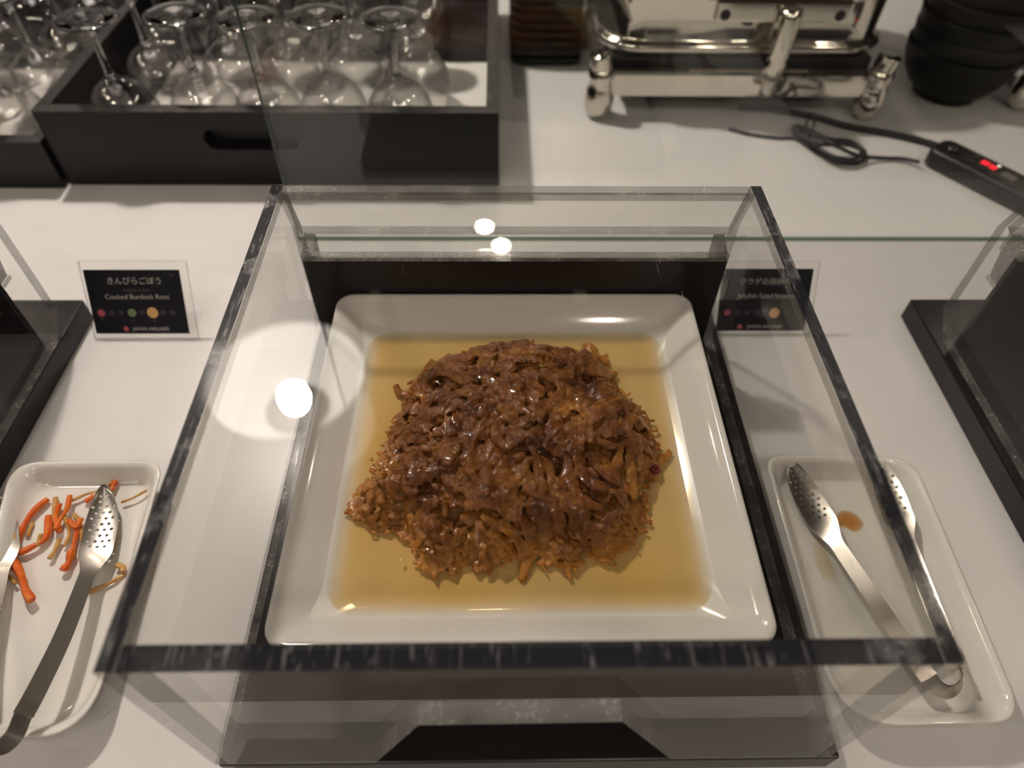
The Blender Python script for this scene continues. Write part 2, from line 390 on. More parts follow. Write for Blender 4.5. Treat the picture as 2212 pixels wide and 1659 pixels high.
# ------------------------------------------------------------------ square plate with dressing and salad
PX, PYY, PS, ZP = .0284, .0364, .2474, .056
pcx, pcy = PX+PS/2, PYY+PS/2
ZF = .0375      # inside floor of the plate
def prr(inset, z, r, n=10): return [(x, y, z) for x, y in rrect(pcx, pcy, PS-2*inset, PS-2*inset, r, n)]
rings = [prr(.055, .0325, .02), prr(.045, .0303, .025), prr(.040, .0306, .025), prr(.012, .0455, .016), prr(.0015, .0528, .013), prr(0, .0550, .012), prr(.0006, ZP, .0115), prr(.0022, ZP+.0003, .0105), prr(.0045, ZP-.0008, .0095),
         prr(.010, ZP-.0050, .008), prr(.016, ZP-.0105, .0065), prr(.0205, ZP-.0150, .006), prr(.0240, ZP-.0175, .006), prr(.029, ZF+.0003, .007), prr(.036, ZF, .010)]
plate = loft('square_plate', rings, [M['porcelain']])
tag(plate, 'large square white porcelain plate filled with dark jellyfish salad', 'plate')

# dressing pool: flat liquid sheet, colour by depth
ZS = .0402
N = 90; V = []; D = []; half = PS/2-.0220
for j in range(N+1):
    for i in range(N+1):
        u, v = -half+2*half*i/N, -half+2*half*j/N
        k = .006; d_in = half-max(abs(u), abs(v))
        V.append((pcx+u, pcy+v, ZS)); D.append(max(0.0, min(1.0, (d_in-.0002)/.0105))**.75*(.93+.14*noise.noise(Vector((u*18, v*18, 0)))))
F = [[j*(N+1)+i, j*(N+1)+i+1, (j+1)*(N+1)+i+1, (j+1)*(N+1)+i] for j in range(N) for i in range(N)]
pool = mesh('dressing_pool', V, F, [M['sauce']], None, True)
a_ = pool.data.attributes.new('depth', 'FLOAT', 'POINT')
for i, d_ in enumerate(D): a_.data[i].value = d_
tag(pool, 'shallow pool of yellow sesame dressing covering the floor of the square plate', 'dressing', kind='stuff')

# salad mound
OUT = [(1050, 742), (960, 768), (915, 790), (880, 830), (862, 880), (838, 930), (826, 985), (812, 1035), (775, 1065), (752, 1098), (790, 1130), (850, 1140), (885, 1165), (905, 1215), (930, 1235), (985, 1205), (1045, 1232), (1110, 1195), (1175, 1200), (1235, 1228), (1262, 1190),
       (1325, 1200), (1360, 1175), (1395, 1130), (1385, 1080), (1410, 1030), (1425, 985), (1412, 930), (1392, 880), (1345, 845), (1320, 800), (1300, 765), (1250, 752), (1190, 742), (1120, 735)]
OP = [at(a, b, ZS+.002) for a, b in OUT]; OP = [(p_.x, p_.y) for p_ in OP]
MC = (sum(p_[0] for p_ in OP)/len(OP), sum(p_[1] for p_ in OP)/len(OP))
# pull the far side forward a little: its skyline stands higher than the pool
OP = [(x, y-(.007 if y > MC[1]+.05 else .007*max(0, (y-MC[1])/.05))) for x, y in OP]
OP = [(MC[0]+(x-MC[0])*.965, MC[1]+(y-MC[1])*(.97 if y < MC[1] else 1)) for x, y in OP]
def inside(x, y):
    c = False; j = len(OP)-1
    for i in range(len(OP)):
        xi, yi = OP[i]; xj, yj = OP[j]
        if (yi > y) != (yj > y) and x < (xj-xi)*(y-yi)/(yj-yi)+xi: c = not c
        j = i
    return c
def edist(x, y):
    b = 9
    for i in range(len(OP)):
        x0, y0 = OP[i-1]; x1_, y1_ = OP[i]; dx, dy = x1_-x0, y1_-y0
        t_ = max(0, min(1, ((x-x0)*dx+(y-y0)*dy)/(dx*dx+dy*dy))); b = min(b, math.hypot(x-x0-t_*dx, y-y0-t_*dy))
    return b
def hgt(x, y):
    if not inside(x, y): return -1
    d_ = edist(x, y); h = .031*(1-math.exp(-d_/.020)) 
    h += .0035*noise.noise(Vector((x*42, y*42, 3)))*min(1, d_/.012)
    h += .0016*noise.noise(Vector((x*140, y*140, 7)))
    # hollow at lower right middle
    h -= .006*math.exp(-(((x-(MC[0]+.028))/.016)**2+((y-(MC[1]-.022))/.013)**2))
    return max(.0004, h)
V, F, TN = [], [], []
N = 96; idx = {}
xs0, xs1 = min(p_[0] for p_ in OP), max(p_[0] for p_ in OP); ys0, ys1 = min(p_[1] for p_ in OP), max(p_[1] for p_ in OP)
for j in range(N+1):
    for i in range(N+1):
        x, y = xs0+(xs1-xs0)*i/N, ys0+(ys1-ys0)*j/N; h = hgt(x, y)
        if h > 0:
            idx[i, j] = len(V); V.append((x, y, ZS-.0008+h)); TN.append(.28)
for (i, j), a in list(idx.items()):
    if (i+1, j) in idx and (i, j+1) in idx and (i+1, j+1) in idx: F.append([a, idx[i+1, j], idx[i+1, j+1], idx[i, j+1]])
nb = len(V); V += [(v_[0], v_[1], ZS-.0019) for v_ in V]; TN += [.28]*nb
ed_ = {}
for f_ in F:
    for q in range(4): ed_[f_[q], f_[(q+1) % 4]] = 1
F += [[i+nb for i in f_[::-1]] for f_ in list(F)]+[[b_, a_, a_+nb, b_+nb] for (a_, b_) in ed_ if (b_, a_) not in ed_]
rnd = random.Random(11)
def strip(x, y, z, ang, L, wd, th, tone, pitch=0, curl=1.0):
    # crinkled ribbon of jellyfish: flat oval section following a wandering path
    n = 9; m_ = 6; base_i = len(V); p_ = Vector((x, y, z)); a = ang; dv = rnd.uniform(-1, 1)*curl
    for k in range(n):
        s_ = k/(n-1); a += dv*.28+rnd.uniform(-.3, .3); st = L/(n-1)
        dirv = Vector((math.cos(a), math.sin(a), pitch+rnd.uniform(-.25, .25)))
        if k: p_ = p_+dirv*st
        hh = hgt(p_.x, p_.y)
        if hh > 0: p_.z = max(ZS+hh*.94, min(p_.z, ZS+hh+.0055))
        elif p_.z > ZS+.001: p_.z = ZS+.0006
        side = Vector((-math.sin(a), math.cos(a), rnd.uniform(-.4, .4))).normalized(); upv = Vector((0, 0, 1))
        wk = wd*(.45+.75*math.sin(math.pi*min(1, max(0, .1+.8*s_))))*rnd.uniform(.75, 1.25)
        for q in range(m_):
            f_ = 2*math.pi*q/m_; c = math.cos(f_); s2 = math.sin(f_)
            V.append(tuple(p_+side*(wk*c)+upv*(th*s2*(1+.3*rnd.random())))); TN.append(min(1, max(0, tone+rnd.uniform(-.09, .09))))
    for k in range(n-1):
        for q in range(m_):
            q2 = (q+1) % m_; F.append([base_i+k*m_+q, base_i+k*m_+q2, base_i+(k+1)*m_+q2, base_i+(k+1)*m_+q])
    F.append([base_i+q for q in range(m_)][::-1]); F.append([base_i+(n-1)*m_+q for q in range(m_)])
cnt = 0
while cnt < 1150:
    x, y = rnd.uniform(xs0-.001, xs1+.001), rnd.uniform(ys0-.001, ys1+.001); h = hgt(x, y)
    if h < 0: continue
    ed = edist(x, y); cnt += 1; u_ = rnd.random(); small = u_ < .5 or ed < .010
    if small: L, wd, th = rnd.uniform(.004, .009), rnd.uniform(.0014, .0030), rnd.uniform(.0007, .0014)
    elif u_ < .85: L, wd, th = rnd.uniform(.009, .018), rnd.uniform(.0026, .0048), rnd.uniform(.0008, .0014)
    else: L, wd, th = rnd.uniform(.020, .038), rnd.uniform(.0026, .0042), rnd.uniform(.0010, .0016)
    strip(x, y, ZS+h+(rnd.uniform(-.0010, .0022) if small else rnd.uniform(.0006, .0050)), rnd.uniform(0, 6.28), L, wd, th, .5, 0, 1.3)
for k in range(900):   # loose crumbs and shreds in the dressing around the foot
    i = rnd.randrange(len(OP)); t_ = rnd.random(); x0, y0 = OP[i-1][0]*(1-t_)+OP[i][0]*t_, OP[i-1][1]*(1-t_)+OP[i][1]*t_; r_ = abs(rnd.gauss(0, .0030)); a = rnd.uniform(0, 6.28)
    x, y = x0+r_*math.cos(a), y0+r_*math.sin(a)
    strip(x, y, ZS+.0004, rnd.uniform(0, 6.28), rnd.uniform(.0015, .006), rnd.uniform(.0007, .0016), .0008, .6, 0, .6)
salad = mesh('jellyfish_salad', V, F, [M['jelly']], None, True)
rm = salad.modifiers.new('fuse', 'REMESH'); rm.mode = 'VOXEL'; rm.voxel_size = .00052; rm.use_smooth_shade = True
sm = salad.modifiers.new('soft', 'SMOOTH'); sm.factor = .5; sm.iterations = 1
tag(salad, 'glistening brown mound of shredded jellyfish salad heaped on the square plate', 'salad', kind='stuff')

# sesame seeds and a chili ring
seeds = [(1050, 1133), (1015, 1163), (1013, 1158), (1152, 1117), (1235, 912), (1267, 1133), (1030, 1214), (868, 1208), (1205, 1060), (1140, 1019), (1244, 940), (1285, 938), (987, 970), (1268, 1137)]
sd = None
for a, b in seeds:
    P_ = at(a, b, ZS+.02)
    for _ in range(6):
        h = hgt(P_.x, P_.y); P_ = at(a, b, ZS+max(0, h)+.0016)
    if sd is None:
        sd = lathe('sesame_seed', [(.0001, -.0014), (.0006, -.0009), (.0008, 0), (.0005, .0009), (.0001, .0016)], M['seed'], n=8)
        s_ = sd
    else:
        s_ = sd.copy(); COL.objects.link(s_)
    s_.location = P_; s_.rotation_euler = (1.3+rnd.uniform(-.3, .3), rnd.uniform(-.3, .3), rnd.uniform(0, 6.28))
    tag(s_, 'tiny pale sesame seed stuck on the brown salad mound', 'sesame seed', 'sesame seeds on the salad')
P_ = at(1415, 1017, ZS+.001)
o = lathe('chili_ring', [(.0012, -.0010), (.0028, -.0010), (.0032, 0), (.0028, .0012), (.0012, .0012), (.0010, 0), (.0012, -.0010)], M['chili'], n=20)
o.location = P_+Vector((0, 0, .001)); tag(o, 'dark red chili slice floating at the right foot of the salad mound', 'chili')

# ------------------------------------------------------------------ tong dishes
def dish(name, quad, rad, zc_top=-.0005, label='', floor_z=CZ+.0055, inset=.011):
    # quad: bl, br, tr, tl rim corners; rad: corner radii
    c = [Vector((q.x, q.y, 0)) for q in quad]
    def ring(ins, z, n=8):
        P = []; cen = sum(c, Vector())/4; cc = []
        for k in range(4):
            a, b, d_ = c[k-1], c[k], c[(k+1) % 4]; e1 = (a-b).normalized(); e2 = (d_-b).normalized()
            s_ = (e1+e2); sn = abs(e1.cross(e2).z); cc.append(b+s_*(ins/sn))
        for k in range(4):
            a, b, d_ = cc[k-1], cc[k], cc[(k+1) % 4]; e1 = (a-b).normalized(); e2 = (d_-b).normalized(); r = max(.003, rad[k]-ins*.35)
            p0, p2 = b+e1*r, b+e2*r
            for j in range(n+1):
                t_ = j/n; P.append(tuple(p0*(1-t_)**2+b*(2*t_*(1-t_))*.9+(p0+p2)*.5*(2*t_*(1-t_))*.1+p2*t_**2+Vector((0, 0, z))))
        return P
    R_ = [ring(inset+.006, CZ+.0022), ring(inset+.001, CZ+.0004), ring(inset-.002, CZ+.0010), ring(.003, zc_top-.006), ring(.0004, zc_top-.0016), ring(0, zc_top-.0006), ring(.0010, zc_top), ring(.0024, zc_top-.0004),
          ring(.0048, zc_top-.0030), ring(.0075, zc_top-.0085), ring(inset-.001, floor_z+.0012), ring(inset+.003, floor_z+.0001), ring(inset+.008, floor_z)]
    o_ = loft(name, R_, [M['porcelain']]); tag(o_, label, 'dish', 'rectangular tong dishes'); return o_
ZD = -.0005
dR = dish('tong_dish', [at(1815, 1572, ZD), at(2218, 1560, ZD), at(1972, 985, ZD), at(1650, 982, ZD)], [.032, .016, .018, .012], label='rectangular white tong dish right of the middle cover, with clear and brown drips')
dL = dish('tong_dish', [at(-115, 1600, ZD), at(188, 1592, ZD), at(356, 993, ZD), at(22, 996, ZD)], [.018, .026, .014, .020], label='rectangular white tong dish in left foreground holding carrot and burdock strips')

# drips in the right dish
FZ = CZ+.0055
def blob(name, pts, z, mat, label, th=.0008, cat='drip', depth=1.0, soft=.5):
    C_ = sum(pts, Vector())/len(pts); P2 = catmull(pts+[pts[0]], 6)[:-1]; n = len(P2); V, F, D = [], [], []
    for k, (s_, zz, dd) in enumerate(((1, 0, 0), (.93, .5, .3*depth), (.75, .85, .8*depth), (.4, 1, depth))):
        for p_ in P2: V.append((C_.x+(p_.x-C_.x)*s_, C_.y+(p_.y-C_.y)*s_, z+th*zz)); D.append(dd)
    V.append((C_.x, C_.y, z+th)); D.append(depth)
    for k in range(3):
        for i in range(n): F.append([k*n+i, k*n+(i+1) % n, (k+1)*n+(i+1) % n, (k+1)*n+i])
    for i in range(n): F.append([3*n+i, 3*n+(i+1) % n, 4*n])
    o_ = mesh(name, V, F, [mat], None, True); a = o_.data.attributes.new('depth', 'FLOAT', 'POINT'); a.data.foreach_set('value', D)
    tag(o_, label, cat); return o_
blob('sauce_drip', [at(a, b, FZ) for a, b in ((1795, 1120), (1820, 1102), (1850, 1112), (1866, 1135), (1848, 1152), (1822, 1140), (1800, 1138))], FZ+.0003, M['sauce_brown'], 'orange brown blot of dressing between the tong arms in the right dish', .0012)
o = blob('sauce_drip', [at(a, b, FZ) for a, b in ((1752, 1175), (1775, 1170), (1795, 1215), (1810, 1255), (1785, 1258), (1768, 1235))], FZ+.0003, M['sauce'], 'pale yellowish oily smear left of the tong handle in the right dish', .0006, depth=.35)
blob('sauce_drip', [at(a, b, FZ) for a, b in ((235, 1115), (255, 1120), (262, 1170), (250, 1200), (225, 1215), (232, 1165))], FZ+.0003, M['sauce'], 'faint orange juice stain beside the tong head in the left dish', .0005, depth=.4)

# vegetable strips in the left dish
carrots = [([(103, 1078), (70, 1110), (45, 1150), (32, 1185)], .0023), ([(105, 1115), (100, 1160), (75, 1180), (45, 1195)], .0022), ([(152, 1072), (145, 1100), (128, 1125), (122, 1145)], .0018), ([(170, 1125), (165, 1160), (158, 1185), (152, 1205)], .0018),
           ([(155, 1190), (148, 1215), (137, 1233)], .0025), ([(28, 1210), (45, 1240), (55, 1275), (70, 1298)], .0024), ([(205, 1070), (185, 1085)], .0020), ([(250, 1040), (240, 1060)], .0018), ([(150, 1125), (165, 1140), (175, 1120)], .0018), ([(35, 1200), (38, 1170), (50, 1140)], .0022), ([(130, 1150), (120, 1120), (130, 1090)], .0017)]
burds = [([(120, 1075), (118, 1110), (112, 1135)], .0019), ([(250, 1035), (225, 1055), (190, 1068), (150, 1085)], .0013), ([(318, 1060), (290, 1075), (262, 1085)], .0011), ([(270, 1240), (235, 1262), (190, 1280)], .0016), ([(130, 1165), (118, 1190), (108, 1208)], .0018), ([(25, 1150), (35, 1170), (25, 1195)], .0022),
         ([(160, 1110), (175, 1135), (178, 1170)], .0014), ([(140, 1180), (150, 1150), (140, 1115)], .0014), ([(90, 1155), (80, 1180)], .0017), ([(70, 1130), (60, 1160)], .0015), ([(252, 1220), (268, 1228), (262, 1236)], .0020), ([(20, 1245), (35, 1262)], .0013), ([(250, 1130), (248, 1160), (243, 1180)], .0014), ([(5, 1260), (20, 1240), (30, 1215)], .0018)]
CL = ['long curved carrot strip, outermost at upper left of the pile in the left dish', 'bent carrot strip running below the long curved one in the left dish', 'upright carrot strip in the middle top of the pile, left dish', 'carrot strip standing just left of the perforated tong head', 'thick short carrot end lowest in the middle of the pile, left dish',
      'thick carrot strip lying alone below the left tong arm, lowest in the left dish', 'short carrot piece tucked behind the left side of the perforated tong head', 'small carrot piece sticking out above the tip of the tong head', 'small hooked carrot curl between the middle strips, left dish', 'short carrot strip beside the cut-off tong arm at the left photo edge', 'short crooked carrot strip in the centre of the pile, left dish']
BL_ = ['pale burdock strip beside the long curved carrot strip, top of the pile', 'long thin burdock strip running from the pile behind the tong head tip', 'thin burdock sliver lying alone at upper right of the left dish', 'long curved burdock strip right of the tong neck in the left dish', 'stubby burdock strip lowest in the middle of the pile, left dish', 'short burdock strip crossing the cut-off tong arm at the left photo edge', 'thin burdock strip curving beside the tong head, left dish',
       'thin upright burdock strip under the small carrot curl, left dish', 'tiny burdock stub between the two left carrot strips', 'tiny burdock stub nearest to the long curved carrot strip', 'small burdock crumb right of the tong neck near the cover wall', 'tiny burdock stub beside the lowest lone carrot strip', 'thin burdock strip along the right rim of the tong head', 'burdock strip under the cut-off tong arm, lower left of the dish']
for k, (lst, kind, mt, gname) in enumerate(((carrots, 'carrot_strip', 'carrot', 'carrot strips in the left dish'), (burds, 'burdock_strip', 'burdock', 'burdock strips in the left dish'))):
    for q, (P, r) in enumerate(lst):
        r *= 1.15 if k == 0 else 1.0; lift = .0012*((q*7+k*3) % 3)
        pts = [at(a, b, FZ+r+lift)+Vector((0, 0, .0004*((i*5+q) % 3))) for i, (a, b) in enumerate(P)]
        o_ = tube(kind, pts, r, M[mt], None, 6, 5, lambda s_: .85+.15*math.sin(9*s_), .75)
        for p_ in o_.data.polygons: p_.use_smooth = False
        tag(o_, (CL if k == 0 else BL_)[q], kind.split('_')[0], gname)

# ------------------------------------------------------------------ tongs
def ribbon_arm(name, pts, wfun, tilt, holes, parent, n_long=60, cup=0.0):
    # pts: centre line; surface parameter s along, v across (-1..1); tilt(s): angle of the width direction from horizontal
    Q = catmull(pts, 14); L = [0]
    for a, b in zip(Q, Q[1:]): L.append(L[-1]+(b-a).length)
    TL = L[-1]
    def frame(s_):
        s_ = max(0, min(TL, s_)); i = 0
        while i < len(L)-2 and L[i+1] < s_: i += 1
        f_ = (s_-L[i])/max(1e-9, L[i+1]-L[i]); p_ = Q[i].lerp(Q[i+1], f_)
        i0, i1 = max(0, i-1), min(len(Q)-1, i+2); d_ = (Q[i1]-Q[i0]).normalized(); side = d_.cross(Vector((0, 0, 1))).normalized(); nrm = side.cross(d_)
        a = tilt(s_/TL); return p_, (side*math.cos(a)+nrm*math.sin(a)), (nrm*math.cos(a)-side*math.sin(a))
    V2 = []; E = []; m_ = n_long
    outline = [(TL*k/m_, wfun(TL*k/m_, TL)) for k in range(m_+1)]
    poly = [(s_, w_) for s_, w_ in outline]+[(s_, -w_) for s_, w_ in outline[::-1]]
    poly = [p_ for k, p_ in enumerate(poly) if k == 0 or math.hypot(p_[0]-poly[k-1][0], p_[1]-poly[k-1][1]) > 1e-6]
    V2 = [Vector(p_) for p_ in poly]; n0 = len(V2); E = [(i, (i+1) % n0) for i in range(n0)]
    for k in range(1, m_):
        for q in (-.5, 0, .5):
            s_ = TL*k/m_; v_ = q*outline[k][1]
            if all(math.hypot(s_-hx, v_-hy) > hr*1.25 for hx, hy, hr in holes): V2.append(Vector((s_, v_)))
    for hx, hy, hr in holes:
        b0 = len(V2)
        for a in range(8): V2.append(Vector((hx+hr*math.cos(a*math.pi/4), hy+hr*math.sin(a*math.pi/4))))
        E += [(b0+a, b0+(a+1) % 8) for a in range(8)]
    vs, es, fs, _, _, _ = delaunay_2d_cdt(V2, E, [], 1, 1e-7)
    V, NR = [], []
    for v_ in vs:
        ww = max(1e-4, wfun(max(0, min(TL, v_.x)), TL)); p_, sd_, nm = frame(v_.x); q_ = v_.y/ww
        fade = 1 if v_.x < .040 else max(0, 1-(v_.x-.040)/.022)
        V.append(p_+sd_*v_.y-nm*(cup*(1-q_*q_)*fade)); NR.append((nm-sd_*(2*cup*q_/ww*fade*.6)).normalized())
    F = []; ec = {}
    for f_ in fs:
        c = sum((vs[i] for i in f_), Vector((0, 0)))/len(f_)
        if any(math.hypot(c.x-hx, c.y-hy) < hr*.9 for hx, hy, hr in holes): continue
        if abs(c.y) > wfun(max(0, min(TL, c.x)), TL)+1e-4: continue
        f_ = list(f_)
        fn = (V[f_[1]]-V[f_[0]]).cross(V[f_[2]]-V[f_[0]])
        if fn.dot(NR[f_[0]]) < 0: f_ = f_[::-1]
        F.append(f_)
        for i in range(3): ec[f_[i], f_[(i+1) % 3]] = 1
    n_ = len(V); th = .00055; V2 = [v_+n2*th for v_, n2 in zip(V, NR)]+[v_-n2*th for v_, n2 in zip(V, NR)]
    F2 = F+[[i+n_ for i in f_[::-1]] for f_ in F]+[[b_, a_, a_+n_, b_+n_] for (a_, b_) in ec if (b_, a_) not in ec]
    o_ = mesh(name, V2, F2, [M['steel']], parent, True)
    for k, p_ in enumerate(o_.data.polygons): p_.use_smooth = k < 2*len(F)
    try: o_.data.normals_split_custom_set([tuple((NR[v_ % n_] if v_ < n_ else -NR[v_ % n_]) if p_.index < 2*len(F) else p_.normal) for p_ in o_.data.polygons for v_ in p_.vertices])
    except Exception as ex: print(ex)
    return o_
def head_w(hl, hw, nw, bw):
    def f_(s_, TL):
        if s_ < hl: 
            u = s_/hl; return max(.0006, hw*(math.sin(math.pi*min(1, (u**.75)*.62))**.8) if u < .8 else hw*(math.sin(math.pi*(.8**.75)*.62)**.8))
        u = min(1, (s_-hl)/.020); w0 = hw*(math.sin(math.pi*(.8**.75)*.62)**.8); return w0+(nw-w0)*(u*u*(3-2*u))+(bw-nw)*max(0, (s_-hl-.02)/(TL-hl-.02))
    return f_
holes = []
for k in range(10):
    s_ = .0075+.0040*k; n_ = 2 if k < 2 else (3 if k % 2 else 4)
    for q in range(n_): holes.append((s_, (q-(n_-1)/2)*.0039, .00105))
def tongs(name, arm1, arm2, bend, label, sg=1):
    r = empty(name); 
    wf = head_w(.046, .0092, .0042, .0048)
    for P in (arm1, arm2): ribbon_arm('arm', P, wf, lambda s_: sg*(.30 if s_ < .3 else .30+min(1, (s_-.3)/.15)*.30), holes, r, 60, .0022)
    ribbon_arm('spring_bend', bend, lambda s_, TL: .0047, lambda s_: 1.15*sg, [], r, 30)
    tag(r, label, 'tongs', 'perforated steel serving tongs'); return r
def L3(lst): return [at(a, b, z) for a, b, z in lst]
tongs('serving_tongs', L3([(1705, 992, -.004), (1742, 1068, -.007), (1785, 1140, -.006), (1830, 1208, -.002), (1900, 1310, .002), (1975, 1420, .002), (2008, 1466, .001)]),
      L3([(1893, 985, -.004), (1916, 1050, -.007), (1946, 1130, -.006), (1975, 1205, -.002), (2015, 1310, .001), (2056, 1405, .002), (2072, 1445, .001)]),
      L3([(2008, 1466, .001), (2022, 1484, .001), (2045, 1495, .001), (2067, 1488, .001), (2078, 1468, .001), (2072, 1445, .001)]), 'perforated stainless steel tongs resting in the empty right tong dish', -1)
tongs('serving_tongs', L3([(224, 1046, -.001), (222, 1110, -.004), (208, 1185, -.004), (183, 1255, .001), (138, 1370, .006), (85, 1480, .010), (50, 1545, .011)]),
      L3([(-22, 1062, -.003), (-2, 1120, -.006), (4, 1200, -.005), (-8, 1275, -.001), (-35, 1380, .004), (-48, 1480, .008), (-52, 1545, .010)]),
      L3([(50, 1545, .011), (30, 1590, .011), (0, 1615, .011), (-30, 1610, .011), (-50, 1580, .010), (-52, 1545, .010)]), 'perforated stainless steel tongs lying on the carrot strips in the left dish')

# ------------------------------------------------------------------ dish labels in clear stands
def text(body, size, loc, mat, parent, name='lettering', align='CENTER'):
    cu = bpy.data.curves.new(name, 'FONT'); cu.body = body; cu.size = size; cu.align_x = align; cu.align_y = 'CENTER'; cu.extrude = 0; cu.materials.append(mat)
    o_ = bpy.data.objects.new(name, cu); COL.objects.link(o_); o_.parent = parent; o_.location = loc; return o_
def disc(name, x, y, z, r, mat, parent, n=16, sx=1):
    return mesh(name, [(x+r*sx*math.cos(2*math.pi*i/n), y+r*math.sin(2*math.pi*i/n), z) for i in range(n)], [list(range(n))], [mat], parent)
def label_stand(bl, width, lean, lines, marks, label, card, stand, rz=0):
    # local frame: x right, y up the leaning face, z out of the face
    r = empty('dish_label', bl); r.rotation_euler = (math.pi/2-lean, 0, rz)
    (sx0, sy0, sx1, sy1) = stand
    s_ = box('acrylic_stand', (sx0, sy0, -.0026), (sx1, sy1, -.0004), M['acrylic_plain'], r)
    s_.data.materials.append(M['edge_side'])
    for p_ in s_.data.polygons:
        if abs(p_.normal.z) < .5: p_.material_index = 1
    (cx0, cy0, cx1, cy1) = card
    box('printed_card', (cx0, cy0, -.0002), (cx1, cy1, .0002), M['card'], r)
    prop = box('stand_foot', (sx0+.01, 0, 0), (sx1-.01, .0022, .028), M['acrylic_plain'], r)
    prop.matrix_local = Matrix.Rotation(-(math.pi/2-lean), 4, 'X') @ Matrix.Translation((0, .0052, .0006)) @ Matrix.Rotation(math.pi/2, 4, 'X') @ Matrix.Translation((0, 0, -.030)) if False else prop.matrix_local
    bpy.data.objects.remove(prop)
    # back leg, flat on the counter
    a = math.sin(math.pi/2-lean); cc = math.cos(math.pi/2-lean)
    def wl(yh, zh): return (yh*cc+zh*a, -yh*a+zh*cc)    # world (behind, up) -> local (y, z)
    V = []
    for x in (sx0+.004, sx1-.004):
        for (b_, u_) in ((.004, .0004), (.030, .0004), (.030, .0024), (.004, .0024)):
            ly, lz = wl(b_, u_); V.append((x, ly, lz))
    fix(mesh('stand_foot', V, [[0, 1, 2, 3], [7, 6, 5, 4], [0, 4, 5, 1], [1, 5, 6, 2], [2, 6, 7, 3], [3, 7, 4, 0]], [M['acrylic_plain']], r))
    zt = .0004
    for body, size, x, y, mk in lines: text(body, size, (x, y, zt), M[mk], r)
    for (x, y, rr, mk, nm) in marks: disc(nm, x, y, zt, rr, M[mk], r, 18)
    tag(r, label, 'label', 'black dish labels'); return r
bl = at(205, 735, CZ)
LEAN = math.radians(28.5); cw0, cw1 = .0030, .0770; cm = (cw0+cw1)/2
marks = [(cw0+.0075, .0215, .0030, 'ink_red', 'allergen_icon'), (cw0+.0155, .0217, .0024, 'ink_violet', 'allergen_icon'), (cw0+.0230, .0217, .0020, 'ink_violet', 'allergen_icon'), (cw0+.0315, .0218, .0033, 'ink_green', 'allergen_icon'), (cw0+.0395, .0218, .0020, 'ink_violet', 'allergen_icon'),
         (cw0+.0478, .0218, .0044, 'ink_orange', 'allergen_icon'), (cw0+.0560, .0218, .0024, 'ink_violet', 'allergen_icon'), (cw0+.0635, .0218, .0024, 'ink_violet', 'allergen_icon'), (cw0+.0245, .0085, .0020, 'ink_red', 'round_emblem')]
label_stand(bl+Vector((0, 0, .0015)), .09, LEAN, [('きんぴらごぼう', .0062, cm+.001, .0470, 'ink'), ('Kinpira Gobo', .0036, cm+.001, .0400, 'ink_dim'), ('Cooked Burdock Root', .0054, cm+.001, .0345, 'ink'), ('JAPAN AIRLINES', .0040, cm+.0070, .0083, 'ink'), ('卵', .0022, cw0+.0075, .0160, 'ink_dim'), ('大豆', .0022, cw0+.0315, .0155, 'ink_dim'), ('小麦', .0022, cw0+.0478, .0150, 'ink_dim'), ('✽', .0042, cw1-.0065, .0520, 'ink_dim')],
            marks, 'black label reading Cooked Burdock Root in a clear stand left of the middle cover', (cw0, .0045, cw1, .0560), (0, 0, .0830, .0625))
b2 = at(1538, 726, CZ)
cw0, cw1 = .0025, .0750; cm = (cw0+cw1)/2
marks2 = [(cw0+.0075, .0190, .0026, 'ink_red', 'allergen_icon'), (cw0+.0160, .0190, .0026, 'ink_violet', 'allergen_icon'), (cw0+.0235, .0190, .0022, 'ink_violet', 'allergen_icon'), (cw0+.0310, .0190, .0020, 'ink_violet', 'allergen_icon'), (cw0+.0390, .0190, .0020, 'ink_violet', 'allergen_icon'), (cw0+.0460, .0185, .0042, 'ink_orange', 'allergen_icon'), (cw0+.0555, .0190, .0022, 'ink_violet', 'allergen_icon'), (cw0+.0190, .0070, .0020, 'ink_red', 'round_emblem')]
label_stand(b2+Vector((0, 0, .0015)), .078, LEAN, [('クラゲの胡麻和え', .0060, cm+.002, .0440, 'ink'), ('Jellyfish Salad Sesame', .0054, cm+.001, .0325, 'ink'), ('JAPAN AIRLINES', .0040, cm+.0030, .0070, 'ink')],
            marks2, 'black label reading Jellyfish Salad behind the right wall of the middle cover', (cw0, .0035, cw1, .0545), (0, 0, .0800, .0600))

